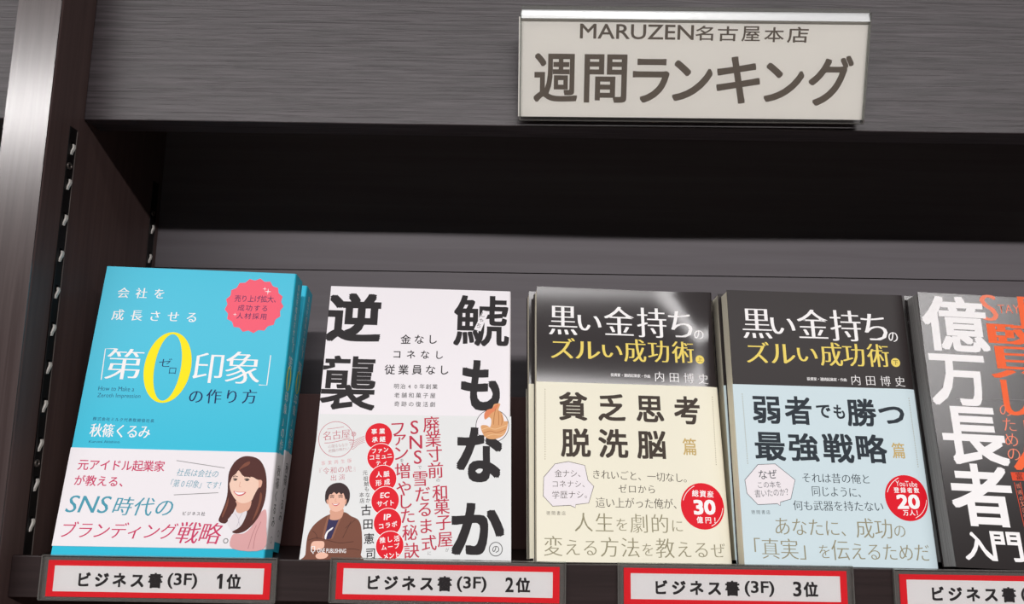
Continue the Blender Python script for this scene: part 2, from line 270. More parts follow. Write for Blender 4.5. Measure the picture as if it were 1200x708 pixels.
ART = {
 'b1': [
  ('c','会社を',-55.05,174.24,-23.51,174.67,7.49,'white','minb',1),
  ('c','成長させる',-56.14,158.22,0.76,158.36,7.67,'white','minb',1),
  ('l',[(-49.5,134.09),(-56.22,133.85),(-55.19,112.51)],0.62,'white',1,0,0),
  ('l',[(54.45,133.21),(54.23,112.2),(48.91,112.26)],0.63,'white',1,0,0),
  ('b','第',-54.11,113.22,-29.98,134.32,'white','min',1),
  ('b','印',4.15,112.54,23.51,133.27,'white','min',1),
  ('b','象',24.93,112.79,48.78,134.94,'white','min',1),
  ('zero',-13.16,122.62,15.52,24.53,8.77,23.12,'yellow',2),
  ('b','ゼ',-19.35,122.71,-11.08,128.56,'navy','lite',3),
  ('b','ロ',-11.8,118.06,-7.35,122.21,'navy','lite',3),
  ('c','の作り方',3.94,103.12,48.41,104.34,9.56,'navy','min',3),
  ('f','How to Make a',-55.83,106.64,-32.63,106.72,3.0,'navyl','lite',1),
  ('f','Zeroth Impression',-55.7,101.59,-27.88,101.8,3.55,'navyl','lite',1),
  ('c','株式会社ミルク代表取締役社長',-55.73,86.33,-16.31,85.91,2.36,'navyl','reg',1),
  ('c','秋篠くるみ',-56.18,78.8,-17.55,78.61,8.7,'white','minb',1),
  ('f','Kurumi Akishino',-55.48,71.31,-35.98,71.55,1.66,'navyl','lite',1),
  ('star',39.01,168.64,20.01,17,'coral',2),
  ('c','売り上げ拡大、',24.97,173.29,53.45,173.75,5.04,'navy','reg',3),
  ('c','成功する',28.0,166.48,48.23,166.76,4.5,'navy','reg',3),
  ('c','人材採用',27.92,160.66,48.27,160.75,4.47,'navy','reg',3),
  ('spark',47.28,179.24,2.48,'white',3),
  ('spark',44.86,181.12,1.54,'white',3),
  ('spark',26.64,161.51,1.51,'white',3),
 ],
 'b1o': [
  ('c','元アイドル起業家',-59.44,56.45,-4.75,56.56,7.06,'crimson','med',1),
  ('c','が教える、',-59.8,46.53,-29.3,46.2,6.69,'crimson','med',1),
  ('f','SNS',-61.06,31.78,-35.17,31.65,10.51,'tealtx','mini',1),
  ('c','時代の',-32.19,31.2,4.44,30.76,11.34,'tealtx','mini',1),
  ('c','ブランディング',-61.88,15.99,8.69,16.3,9.82,'crimson','mini',1),
  ('c','戦略',9.65,15.65,37.15,15.31,12.99,'crimson','mini',1),
  ('e',40.28,10.96,1.65,'greytx',1,0.68),
  ('c','ビジネス社',11.16,27.32,25.15,27.26,2.42,'ink','med',1),
  ('c','社長は会社の',3.65,53.07,30.06,52.47,4.68,'tealtx','litei',1),
  ('c','「第0印象」です！',0.89,46.02,32.43,45.34,4.85,'tealtx','litei',1),
  ('l',[(2.19,60.44),(33.59,56.43)],0.38,'greytx',1,0,0),
  ('l',[(3.75,38.64),(31.66,40.63)],0.38,'greytx',1,0,0),
  ('p',[(62.82,30.71),(64.06,27.18),(64.56,21.13),(64.52,6.35),(44.95,6.35),(44.09,14.74),(50.72,15.66),(55.33,19.95),(59.96,28.62)],'jacket',2,1),
  ('p',[(40.53,27.92),(44.88,29.33),(50.1,28.93),(50.85,22.88),(48.85,18.32),(44.32,16.14),(41.36,19.18),(39.24,23.66)],'blouse',3,1),
  ('p',[(36.88,47.1),(36.82,53.87),(39.36,60.23),(43.85,63.82),(48.85,64.38),(54.08,63.02),(57.66,59.62),(60.43,53.9),(61.81,46.63),(62.04,38.37),(60.94,31.69),(58.77,25.55),(55.27,20.45),(51.09,16.86),(46.64,15.58),(43.55,16.52),(46.74,18.78),(49.18,23.85),(50.1,28.93),(48.62,32.45),(44.49,32.37),(42.51,27.76),(39.6,22.46),(37.15,21.61),(34.15,23.36),(35.25,28.12),(36.95,34.76),(37.48,40.92)],'hairbrown',4,1),
  ('p',[(43.77,36.44),(52.77,36.63),(52.88,31.52),(50.61,28.94),(47.31,28.06),(44.33,29.62)],'skinsh',5,1),
  ('p',[(43.16,28.28),(47.31,28.06),(51.27,29.46),(50.21,23.87),(47.97,19.61),(44.52,17.74),(41.54,20.19),(39.99,24.18)],'blouse',6,1),
  ('p',[(55.92,49.41),(57.74,49.97),(58.8,48.12),(58.33,45.0),(56.47,43.09),(55.35,45.45)],'skinsh',6,1),
  ('p',[(37.85,47.64),(38.35,51.81),(41.01,55.54),(46.7,56.2),(52.32,53.19),(56.17,49.1),(56.6,42.89),(54.72,37.7),(51.02,34.85),(46.29,34.55),(42.64,37.13),(39.31,41.99)],'skin',7,1),
  ('p',[(37.05,46.59),(36.89,53.35),(39.42,59.7),(43.98,62.77),(50.12,62.61),(56.47,58.01),(60.55,50.25),(60.57,45.57),(58.26,49.15),(55.71,49.41),(52.05,51.09),(48.6,51.01),(45.65,51.99),(42.85,55.06),(41.34,52.93),(39.21,50.79),(38.23,47.13)],'hairbrown',9,1),
  ('p',[(53.81,36.65),(57.04,44.45),(59.49,41.4),(59.54,32.17),(57.04,27.04),(53.42,22.93),(51.24,23.89),(53.06,30.0)],'hairbrown',8,1),
  ('p',[(41.84,36.91),(44.32,33.69),(43.45,30.82),(40.78,25.2),(37.9,23.63),(39.03,30.73),(39.85,37.89)],'hairbrown',8,1),
  ('p',[(49.26,61.0),(46.24,59.87),(43.49,56.65),(42.85,55.06),(45.06,56.68),(48.99,58.88)],'hairlight',10,1),
  ('p',[(58.45,41.38),(59.85,38.32),(58.35,29.09),(55.41,23.47),(56.8,29.06),(58.14,35.21)],'hairlight',10,1),
  ('p',[(38.61,37.86),(38.76,32.76),(36.61,25.62),(35.97,26.62),(37.42,32.73)],'hairlight',10,1),
  ('p',[(40.18,48.94),(41.25,49.59),(42.58,49.0),(41.39,48.45)],'ink',10,1),
  ('p',[(47.61,48.91),(48.77,49.66),(50.21,48.97),(48.92,48.42)],'ink',10,1),
  ('l',[(39.69,49.55),(40.97,50.1),(42.73,49.42)],0.38,'ink',10,0,1),
  ('l',[(47.12,49.41),(48.72,50.08),(50.49,49.28)],0.44,'ink',10,0,1),
  ('l',[(39.63,50.8),(41.01,51.46),(42.74,50.98)],0.44,'hairbrown',10,0,1),
  ('l',[(46.92,51.08),(48.74,51.54),(50.94,50.75)],0.44,'hairbrown',10,0,1),
  ('l',[(44.82,47.8),(44.55,45.0),(45.64,44.61)],0.38,'skinsh',10,0,1),
  ('p',[(41.2,41.83),(44.59,41.38),(49.17,41.38),(47.53,39.49),(45.11,38.93),(43.02,39.81)],'lip',10,1),
  ('p',[(41.87,41.53),(44.63,41.08),(48.36,41.16),(47.04,40.1),(44.81,39.64),(43.28,40.22)],'white',11,1),
  ('l',[(58.29,21.01),(56.45,14.96),(54.76,6.35)],0.32,'jacketsh',5,0,1),
  ('l',[(60.93,23.07),(58.49,15.0),(58.04,6.35)],0.32,'jacketsh',5,0,1),
  ('l',[(44.05,27.79),(46.82,23.81),(46.1,19.77)],0.27,'blousesh',10,0,1),
  ('l',[(48.61,28.39),(46.82,23.81),(48.09,20.31)],0.27,'blousesh',10,0,1),
 ],
 'b2': [
  ('p',[(-63.55,92.85),(64.81,93.49),(65.15,-2.83),(-67.83,-1.44)],'obiwhite',1,0),
  ('b','逆',-64.77,143.91,-27.23,180.34,'ink','heavy',3),
  ('b','襲',-64.58,95.83,-27.82,133.77,'ink','heavy3',3),
  ('b','鯱',23.71,143.08,63.12,181.25,'ink','heavy3',3),
  ('b','も',30.08,97.12,57.02,132.91,'ink','heavy',3),
  ('e',52.08,87.0,11.3,'coverwhite',2,0),
  ('e',52.08,87.0,11.3,'ink',2.5,0.965),
  ('b','な',28.58,49.31,58.84,85.72,'ink','heavy',3),
  ('b','か',26.46,3.86,60.64,36.13,'ink','heavy',3),
  ('e',55.26,7.57,4.38,'ink',3,0.9),
  ('g','の',55.26,7.57,5.18,'ink','reg',3,0),
  ('p',[(44.38,170.11),(48.59,169.07),(42.96,154.16),(38.16,155.49)],'coverwhite',5,0),
  ('g','し',44.59,166.64,3.89,'ink','reg',6,-22),
  ('g','ゃ',43.12,162.32,3.87,'ink','reg',6,-22),
  ('g','ち',41.49,158.35,3.85,'ink','reg',6,-22),
  ('c','金なし',-12.97,146.83,12.27,147.52,6.78,'ink','med',1),
  ('c','コネなし',-17.29,135.79,16.94,136.04,5.87,'ink','med',1),
  ('c','従業員なし',-22.7,124.6,21.08,125.33,7.0,'ink','med',1),
  ('c','明治40年創業',-15.49,112.95,14.05,113.3,3.59,'ink','reg',1),
  ('c','老舗和菓子屋',-14.97,106.75,12.82,107.04,3.56,'ink','reg',1),
  ('c','奇跡の復活劇',-14.62,100.75,12.77,100.85,3.53,'ink','reg',1),
  ('p',[(57.12,102.36),(56.64,99.84),(56.17,97.82),(58.66,95.37),(59.68,91.9),(60.18,90.12),(62.45,90.17),(62.36,87.0),(61.21,83.04),(59.27,80.26),(54.41,78.03),(49.04,78.24),(45.78,81.3),(44.32,86.67),(47.93,87.23),(50.59,86.1),(51.32,90.75),(49.81,92.71),(46.99,91.07),(46.44,94.63),(48.26,97.67),(51.7,98.93),(53.15,101.78)],'wafer',4,1),
  ('p',[(46.88,91.66),(46.53,95.13),(48.26,97.67),(51.7,98.93),(54.15,101.29),(56.33,101.84),(54.19,97.78),(51.25,95.53),(49.31,93.2)],'waferred',5,1),
  ('l',[(54.18,98.78),(53.25,93.77),(52.83,87.81)],0.41,'waferdark',6,0,1),
  ('l',[(55.97,97.32),(56.42,91.84),(56.27,87.38)],0.41,'waferdark',6,0,1),
  ('l',[(58.18,94.36),(58.7,90.89),(58.23,87.42)],0.41,'waferdark',6,0,1),
  ('l',[(45.04,84.23),(49.42,85.58),(54.33,84.69),(61.67,87.48)],0.46,'waferlight',6,0,1),
  ('l',[(46.06,81.8),(50.43,83.34),(55.34,82.45),(61.2,84.81)],0.4,'waferdark',6,0,1),
  ('l',[(48.05,79.68),(52.42,81.12),(57.31,80.82),(60.04,82.04)],0.4,'waferlight',6,0,1),
  ('l',[(-39.94,76.22),(-40.22,72.58),(-41.58,69.3),(-43.89,66.69),(-46.92,65.0),(-50.38,64.38),(-53.93,64.9),(-57.24,66.49),(-59.98,69.02),(-61.89,72.24),(-62.79,75.84),(-62.57,79.48),(-61.26,82.8),(-58.96,85.47),(-55.91,87.22),(-52.41,87.87),(-48.8,87.35),(-45.44,85.72),(-42.68,83.13),(-40.79,79.86)],0.34,'stamp',2,1,1),
  ('l',[(-57.93,82.71),(-52.66,83.53),(-47.04,84.5)],0.28,'stamp',2,0,0),
  ('l',[(-58.86,73.48),(-53.95,73.91),(-44.22,76.16),(-40.26,75.57)],0.33,'stamp',2,0,1),
  ('c','名古屋',-60.13,77.98,-42.54,80.08,5.95,'stamp','minl',1),
  ('e',-40.23,79.76,1.57,'stamp',2,0.82),
  ('g','発',-40.23,79.76,2.16,'stamp','lite',3,0),
  ('c','心躍るもなか',-56.19,71.23,-43.23,72.73,2.25,'stampl','lite',1),
  ('c','老舗の味わい',-55.91,68.18,-42.33,70.31,2.24,'stampl','lite',1),
  ('l',[(-43.45,75.52),(-39.88,75.22),(-36.46,77.08),(-32.86,78.58)],0.25,'stamp',2,0,1),
  ('l',[(-42.77,74.1),(-39.78,73.93),(-36.38,76.07),(-32.79,77.57)],0.25,'stamp',2,0,1),
  ('l',[(-42.09,72.68),(-39.67,72.64),(-36.31,75.06),(-32.71,76.56)],0.25,'stamp',2,0,1),
  ('l',[(-41.41,71.26),(-39.57,71.36),(-36.23,74.06),(-32.64,75.56)],0.25,'stamp',2,0,1),
  ('l',[(-40.73,69.84),(-39.47,70.07),(-36.16,73.06),(-32.57,74.55)],0.25,'stamp',2,0,1),
  ('c','事業再生版',-59.74,60.15,-40.14,62.4,2.65,'stampl','minl',1),
  ('c','『令和の虎』',-60.37,54.97,-37.36,57.38,4.17,'stamp','minl',1),
  ('c','出演',-52.62,50.91,-43.76,51.65,3.81,'stamp','minl',1),
  ('e',-23.65,78.54,8.79,'red',2.5,0),
  ('e',-21.4,64.82,9.16,'white',3.0,0),
  ('e',-21.4,64.82,8.77,'red',3.5,0),
  ('e',-19.14,50.59,9.18,'white',4.0,0),
  ('e',-19.14,50.59,8.79,'red',4.5,0),
  ('e',-16.73,36.96,9.2,'white',5.0,0),
  ('e',-16.73,36.96,8.82,'red',5.5,0),
  ('e',-14.34,23.29,9.12,'white',6.0,0),
  ('e',-14.34,23.29,8.74,'red',6.5,0),
  ('e',-12.08,9.31,9.03,'white',7.0,0),
  ('e',-12.08,9.31,8.65,'red',7.5,0),
  ('c','事業',-28.67,81.55,-19.73,82.07,3.77,'white','bold',9),
  ('c','承継',-27.94,76.13,-19.04,76.86,3.74,'white','bold',9),
  ('c','ファン',-27.4,68.4,-16.6,69.85,3.14,'white','bold',9),
  ('c','コミュニ',-28.53,64.33,-13.95,65.97,3.13,'white','bold',9),
  ('c','ティ',-24.03,60.65,-17.2,61.17,2.77,'white','bold',9),
  ('c','人脈',-23.75,53.36,-15.0,54.1,3.84,'white','bold',9),
  ('c','形成',-23.52,47.94,-14.34,49.09,3.81,'white','bold',9),
  ('f','EC',-20.0,40.15,-14.17,40.56,3.5,'white','bold',9),
  ('c','サイト',-21.79,34.68,-11.02,35.81,3.48,'white','bold',9),
  ('f','IP',-16.9,26.62,-12.43,26.86,3.7,'white','bold',9),
  ('c','コラボ',-19.63,20.92,-8.04,22.68,3.41,'white','bold',9),
  ('c','推し活',-18.72,12.33,-6.02,13.87,3.62,'white','bold',9),
  ('c','ムーブ',-17.28,8.08,-5.91,9.46,3.29,'white','bold',9),
  ('c','メント',-15.7,2.56,-5.61,4.24,3.27,'white','bold',9),
  ('g','廃',10.87,87.01,11.11,'crimson2','minm',3,4),
  ('g','業',12.6,76.98,10.95,'crimson2','minm',3,4),
  ('g','寸',13.73,67.14,10.8,'crimson2','minm',3,4),
  ('g','前',15.0,56.49,10.64,'crimson2','minm',3,4),
  ('g','和',18.61,42.32,10.42,'crimson2','minm',3,4),
  ('g','菓',19.94,33.48,10.29,'crimson2','minm',3,4),
  ('g','子',21.34,23.6,10.14,'crimson2','minm',3,4),
  ('g','屋',22.8,13.27,9.99,'crimson2','minm',3,4),
  ('g','S',-0.28,84.96,12.72,'crimson2','minm',3,4),
  ('g','N',1.12,75.03,12.54,'crimson2','minm',3,4),
  ('g','S',2.89,65.18,12.37,'crimson2','minm',3,4),
  ('g','雪',5.12,51.12,10.54,'crimson2','minm',3,4),
  ('g','だ',7.14,41.16,10.39,'crimson2','minm',3,4),
  ('g','る',9.0,31.61,10.25,'crimson2','minm',3,4),
  ('g','ま',10.12,21.18,10.09,'crimson2','minm',3,4),
  ('g','式',12.53,10.92,9.94,'crimson2','minm',3,4),
  ('g','フ',-11.41,83.67,11.02,'crimson2','minm',3,4),
  ('g','ァ',-9.35,76.27,10.91,'crimson2','minm',3,4),
  ('g','ン',-8.35,67.48,10.77,'crimson2','minm',3,4),
  ('g','増',-6.59,55.86,10.59,'crimson2','minm',3,4),
  ('g','や',-5.08,44.54,10.42,'crimson2','minm',3,4),
  ('g','し',-3.21,36.57,10.31,'crimson2','minm',3,4),
  ('g','た',-1.74,27.41,10.17,'crimson2','minm',3,4),
  ('g','秘',0.21,17.12,10.02,'crimson2','minm',3,4),
  ('g','訣',1.79,6.26,9.86,'crimson2','minm',3,4),
  ('g','の',16.86,50.39,2.75,'greytx','reg',3,0),
  ('g','が',24.27,6.86,2.58,'greytx','reg',3,0),
  ('g','で',4.45,58.45,2.77,'greytx','reg',3,0),
  ('g','に',13.11,4.84,2.57,'greytx','reg',3,0),
  ('g','を',-7.41,62.73,2.79,'greytx','reg',3,0),
  ('g','元',-30.84,54.44,3.29,'ink','reg',3,3),
  ('g','祖',-30.18,50.66,3.28,'ink','reg',3,3),
  ('g','鯱',-29.45,47.35,3.26,'ink','reg',3,3),
  ('g','も',-28.99,44.1,3.24,'ink','reg',3,3),
  ('g','な',-28.23,40.38,3.23,'ink','reg',3,3),
  ('g','か',-27.66,37.01,3.21,'ink','reg',3,3),
  ('g','本',-32.06,40.34,3.23,'ink','reg',3,3),
  ('g','店',-31.46,36.7,3.21,'ink','reg',3,3),
  ('g','古',-28.47,30.76,6.89,'ink','med',3,3),
  ('g','田',-26.71,22.18,6.81,'ink','med',3,3),
  ('g','憲',-25.38,13.29,6.72,'ink','med',3,3),
  ('g','司',-23.74,4.47,6.63,'ink','med',3,3),
  ('p',[(-64.45,-0.15),(-64.21,3.42),(-64.11,13.52),(-62.06,19.37),(-57.98,24.05),(-51.51,27.96),(-42.5,29.54),(-37.73,27.12),(-32.97,24.79),(-30.68,19.63),(-29.39,9.4),(-29.86,3.62),(-30.34,0.03)],'kimono',2,1),
  ('p',[(-52.39,25.13),(-48.56,24.65),(-44.65,25.2),(-46.34,20.97),(-48.72,13.63),(-51.27,12.74),(-53.87,13.96),(-53.01,19.45)],'shirt',3,0),
  ('p',[(-52.98,15.79),(-51.75,17.99),(-48.55,20.22),(-49.17,18.74),(-51.42,16.89),(-52.4,12.73),(-53.26,13.96)],'white',4,1),
  ('p',[(-52.55,26.84),(-51.46,27.44),(-52.56,19.45),(-53.77,12.87),(-54.85,13.22),(-53.99,20.17)],'kimonolt',4,0),
  ('p',[(-44.08,28.4),(-42.79,28.42),(-45.9,20.24),(-48.09,13.27),(-49.26,12.9),(-46.91,20.6)],'kimonolt',4,0),
  ('p',[(-50.88,31.17),(-43.3,31.77),(-43.21,27.07),(-45.17,25.05),(-48.01,24.5),(-50.86,25.0),(-51.02,27.59)],'manskinsh',5,1),
  ('p',[(-53.63,38.81),(-52.04,42.47),(-47.49,43.28),(-43.31,41.2),(-42.08,37.43),(-42.63,32.9),(-44.72,30.49),(-48.24,29.71),(-51.37,31.54),(-52.93,35.28)],'manskin',6,1),
  ('p',[(-54.84,36.16),(-55.3,39.55),(-54.97,42.59),(-53.31,45.5),(-50.02,47.53),(-45.4,47.74),(-41.65,45.41),(-39.74,41.85),(-39.62,37.45),(-40.76,34.43),(-41.89,33.21),(-42.25,36.67),(-42.74,38.93),(-43.94,41.35),(-45.09,40.42),(-46.59,41.77),(-48.04,40.69),(-49.83,41.89),(-51.11,40.66),(-52.32,40.49),(-52.98,38.44),(-53.09,35.43),(-53.72,34.74)],'manhair',7,1),
  ('p',[(-54.15,36.92),(-53.4,37.15),(-52.79,35.43),(-53.13,34.15),(-53.84,35.19)],'manskinsh',7.5,1),
  ('p',[(-42.22,37.28),(-41.48,37.59),(-41.31,35.55),(-41.82,34.26),(-42.34,35.01)],'manskinsh',7.5,1),
  ('l',[(-51.98,38.38),(-50.79,38.84),(-49.53,38.4)],0.49,'ink',8,0,1),
  ('l',[(-46.63,38.59),(-45.36,39.06),(-44.02,38.62)],0.49,'ink',8,0,1),
  ('l',[(-52.23,39.43),(-50.96,39.9),(-49.47,39.54)],0.43,'manhair',8,0,1),
  ('l',[(-46.87,39.64),(-45.45,40.12),(-43.95,39.68)],0.43,'manhair',8,0,1),
  ('l',[(-48.26,37.97),(-48.58,36.3),(-47.56,36.01)],0.38,'manskinsh',8,0,1),
  ('p',[(-50.59,34.85),(-48.27,34.5),(-45.8,35.13),(-46.67,33.69),(-48.62,33.29)],'lip',8,1),
  ('p',[(-50.04,34.63),(-48.26,34.35),(-46.23,34.82),(-47.16,34.06),(-48.67,33.82)],'white',9,1),
  ('p',[(-61.24,9.48),(-60.15,11.37),(-56.81,11.75),(-53.63,11.41),(-52.98,9.25),(-53.79,7.43),(-57.8,6.33),(-60.7,7.03)],'manskin',5,1),
  ('p',[(-57.79,2.38),(-57.2,4.03),(-54.32,5.06),(-50.49,4.07),(-50.49,2.43),(-52.84,1.2),(-56.19,1.18)],'manskin',5,1),
  ('l',[(-63.59,12.07),(-58.49,13.56),(-53.15,12.72),(-43.96,10.75),(-34.98,11.54)],0.42,'kimonodk',4,0,1),
  ('l',[(-52.63,7.08),(-45.09,6.41),(-36.15,7.19),(-30.83,6.5)],0.42,'kimonodk',4,0,1),
  ('l',[(-37.48,24.0),(-40.04,18.08),(-41.94,13.68)],0.38,'kimonodk',4,0,1),
  ('l',[(-61.16,17.92),(-58.69,15.74),(-57.67,12.84)],0.37,'kimonodk',4,0,1),
  ('l',[(-40.92,19.55),(-35.96,24.02),(-34.52,25.14)],0.32,'kimonodk',4,0,1),
  ('l',[(-60.98,8.33),(-58.9,8.48),(-58.61,5.46),(-59.35,5.46),(-59.23,4.17),(-60.72,5.74),(-60.98,8.33)],0.53,'white',8,0,0),
  ('f','ONE PUBLISHING',-57.03,6.12,-39.19,5.87,2.55,'white','med',8),
 ],
 'b3': [
  ('b','黒',-54.78,149.89,-34.61,170.84,'white','serif',1),
  ('b','い',-34.34,153.57,-17.36,164.81,'white','serif',1),
  ('b','金',-15.45,150.96,6.05,171.86,'white','serif',1),
  ('b','持',8.17,150.18,29.36,171.95,'white','serif',1),
  ('b','ち',30.77,151.06,47.89,170.31,'white','serif',1),
  ('b','の',48.65,150.05,55.61,156.46,'white','serif',1),
  ('b','ズ',-53.44,133.01,-36.47,147.58,'gold','serif',1),
  ('b','ル',-36.3,133.09,-18.83,145.6,'gold','serif',1),
  ('b','い',-17.54,134.72,-3.23,143.6,'gold','serif',1),
  ('b','成',-2.19,132.15,13.54,148.42,'gold','serif',1),
  ('b','功',14.92,132.46,30.03,148.06,'gold','serif',1),
  ('b','術',31.9,132.48,47.67,147.9,'gold','serif',1),
  ('e',51.64,135.19,3.07,'gold',1,0),
  ('g','上',51.64,135.19,3.72,'ink','reg',2,0),
  ('c','投資家・連続起業家・作曲',-12.15,122.39,15.51,122.08,2.42,'white','med',1),
  ('c','内田博史',19.0,122.19,56.61,121.39,6.98,'white','minl',1),
 ],
 'b3o': [
  ('e',-57.69,110.67,0.32,'dots',1,0),
  ('e',-57.7,109.02,0.32,'dots',1,0),
  ('e',-57.71,107.37,0.32,'dots',1,0),
  ('e',-57.72,105.73,0.32,'dots',1,0),
  ('e',-57.73,104.08,0.32,'dots',1,0),
  ('e',-57.74,102.45,0.32,'dots',1,0),
  ('e',-57.75,100.81,0.32,'dots',1,0),
  ('e',-57.76,99.18,0.32,'dots',1,0),
  ('e',-57.77,97.56,0.32,'dots',1,0),
  ('e',-57.78,95.93,0.32,'dots',1,0),
  ('e',-57.79,94.31,0.32,'dots',1,0),
  ('e',-57.8,92.7,0.32,'dots',1,0),
  ('e',-57.81,91.09,0.32,'dots',1,0),
  ('e',-57.81,89.48,0.32,'dots',1,0),
  ('e',-57.82,87.87,0.31,'dots',1,0),
  ('e',-57.83,86.27,0.31,'dots',1,0),
  ('e',-57.84,84.68,0.31,'dots',1,0),
  ('e',-57.85,83.08,0.31,'dots',1,0),
  ('e',-57.86,81.49,0.31,'dots',1,0),
  ('e',-57.87,79.9,0.31,'dots',1,0),
  ('e',-57.88,78.32,0.31,'dots',1,0),
  ('e',-57.89,76.74,0.31,'dots',1,0),
  ('e',-57.9,75.16,0.31,'dots',1,0),
  ('e',-57.91,73.59,0.31,'dots',1,0),
  ('e',-57.92,72.02,0.31,'dots',1,0),
  ('e',-57.92,70.46,0.31,'dots',1,0),
  ('e',-57.93,68.89,0.31,'dots',1,0),
  ('e',-57.94,67.33,0.31,'dots',1,0),
  ('e',-57.95,65.78,0.31,'dots',1,0),
  ('e',-57.96,64.23,0.31,'dots',1,0),
  ('e',58.56,108.86,0.33,'dots',1,0),
  ('e',58.51,107.24,0.33,'dots',1,0),
  ('e',58.46,105.61,0.33,'dots',1,0),
  ('e',58.42,103.99,0.33,'dots',1,0),
  ('e',58.37,102.38,0.33,'dots',1,0),
  ('e',58.32,100.77,0.33,'dots',1,0),
  ('e',58.27,99.16,0.33,'dots',1,0),
  ('e',58.22,97.55,0.33,'dots',1,0),
  ('e',58.17,95.95,0.33,'dots',1,0),
  ('e',58.12,94.35,0.33,'dots',1,0),
  ('e',58.07,92.76,0.33,'dots',1,0),
  ('e',58.03,91.17,0.33,'dots',1,0),
  ('e',57.98,89.58,0.33,'dots',1,0),
  ('e',57.93,87.99,0.33,'dots',1,0),
  ('e',57.88,86.41,0.33,'dots',1,0),
  ('e',57.83,84.84,0.33,'dots',1,0),
  ('e',57.78,83.26,0.33,'dots',1,0),
  ('e',57.74,81.69,0.33,'dots',1,0),
  ('e',57.69,80.12,0.33,'dots',1,0),
  ('e',57.64,78.56,0.33,'dots',1,0),
  ('e',57.59,77.0,0.33,'dots',1,0),
  ('e',57.55,75.44,0.33,'dots',1,0),
  ('e',57.5,73.89,0.32,'dots',1,0),
  ('e',57.45,72.34,0.32,'dots',1,0),
  ('e',57.41,70.79,0.32,'dots',1,0),
  ('e',57.36,69.25,0.32,'dots',1,0),
  ('e',57.31,67.71,0.32,'dots',1,0),
  ('e',57.26,66.17,0.32,'dots',1,0),
  ('e',57.22,64.64,0.32,'dots',1,0),
  ('e',57.17,63.1,0.32,'dots',1,0),
  ('b','貧',-48.3,90.0,-28.93,109.39,'inkwarm','heavy2',1),
  ('b','乏',-21.66,90.3,-3.09,108.8,'inkwarm','heavy2',1),
  ('b','思',4.42,90.22,23.46,108.3,'inkwarm','heavy2',1),
  ('b','考',30.64,89.43,48.75,108.77,'inkwarm','heavy2',1),
  ('b','脱',-47.39,65.86,-27.48,84.8,'inkwarm','heavy2',1),
  ('b','洗',-22.24,65.76,-2.24,84.96,'inkwarm','heavy2',1),
  ('b','脳',3.7,65.75,23.59,84.47,'inkwarm','heavy2',1),
  ('b','篇',35.01,68.76,44.31,80.05,'goldtx','med',1),
  ('p',[(-59.06,49.51),(-58.94,52.5),(-51.45,61.18),(-42.62,62.88),(-31.75,60.58),(-29.93,51.06),(-26.21,47.34),(-29.8,36.72),(-38.31,35.6),(-38.56,33.65),(-41.89,35.06),(-53.28,34.39),(-59.32,40.63)],'bubble',1,0),
  ('l',[(-59.06,49.51),(-58.94,52.5),(-51.45,61.18),(-42.62,62.88),(-31.75,60.58),(-29.93,51.06),(-26.21,47.34),(-29.8,36.72),(-38.31,35.6),(-38.56,33.65),(-41.89,35.06),(-53.28,34.39),(-59.32,40.63)],0.33,'inkwarm',2,1,0),
  ('c','金ナシ、',-51.73,55.14,-34.99,55.47,4.64,'inkwarm','lite',2),
  ('c','コネナシ、',-53.14,48.33,-32.36,48.72,4.11,'inkwarm','lite',2),
  ('c','学歴ナシ。',-53.41,41.52,-30.89,42.1,4.72,'inkwarm','lite',2),
  ('c','きれいごと、一切なし。',-26.36,55.15,36.02,53.83,5.78,'inkwarm','minl',1),
  ('c','ゼロから',-9.89,46.25,14.23,46.2,5.16,'inkwarm','minl',1),
  ('c','這い上がった俺が、',-25.22,37.28,27.95,37.17,6.44,'inkwarm','minl',1),
  ('c','徳間書店',-57.38,30.15,-45.04,30.18,2.42,'inkwarm','lite',1),
  ('c','人生を劇的に',-39.24,24.91,31.24,24.47,11.58,'olive','minl',1,[1,1,0.7,1,1,0.7]),
  ('c','変える方法を教えるぜ',-58.99,10.24,58.4,9.43,11.86,'olive','minl',1,[1,0.85,0.85,1,1,0.68,1,0.85,0.85,0.8]),
  ('e',45.66,36.0,14.71,'red',2,0),
  ('l',[(40.85,48.69),(38.67,47.42),(36.7,45.79),(35.02,43.88),(33.66,41.73),(32.67,39.41)],0.4,'white',3,0,1),
  ('l',[(50.39,23.52),(52.56,24.74),(54.53,26.32),(56.23,28.19),(57.61,30.3),(58.64,32.59),(59.28,35.0)],0.4,'white',3,0,1),
  ('c','総資産',38.97,44.12,53.39,43.57,4.37,'white','bold',3),
  ('f','30',39.33,35.18,54.05,35.42,9.44,'white','heavy',3),
  ('c','億円！',40.81,27.35,53.33,27.23,4.16,'white','bold',3),
 ],
 'b4': [
  ('b','黒',-53.26,148.16,-32.9,169.32,'white','serif',1),
  ('b','い',-33.59,151.75,-16.28,163.41,'white','serif',1),
  ('b','金',-14.71,149.37,6.87,170.04,'white','serif',1),
  ('b','持',8.4,148.1,30.03,170.24,'white','serif',1),
  ('b','ち',30.46,149.29,48.24,168.26,'white','serif',1),
  ('b','の',48.41,148.58,55.07,155.34,'white','serif',1),
  ('b','ズ',-52.0,130.92,-36.02,145.61,'gold','serif',1),
  ('b','ル',-35.02,131.0,-18.13,144.49,'gold','serif',1),
  ('b','い',-16.78,132.83,-2.7,142.23,'gold','serif',1),
  ('b','成',-0.89,130.28,14.65,146.67,'gold','serif',1),
  ('b','功',14.91,130.52,30.04,146.26,'gold','serif',1),
  ('b','術',31.86,130.48,47.24,146.57,'gold','serif',1),
  ('e',51.18,133.89,3.11,'gold',1,0),
  ('g','下',51.18,133.89,3.61,'ink','reg',2,0),
  ('c','投資家・連続起業家・作曲',-11.68,120.75,15.58,120.78,2.36,'white','med',1),
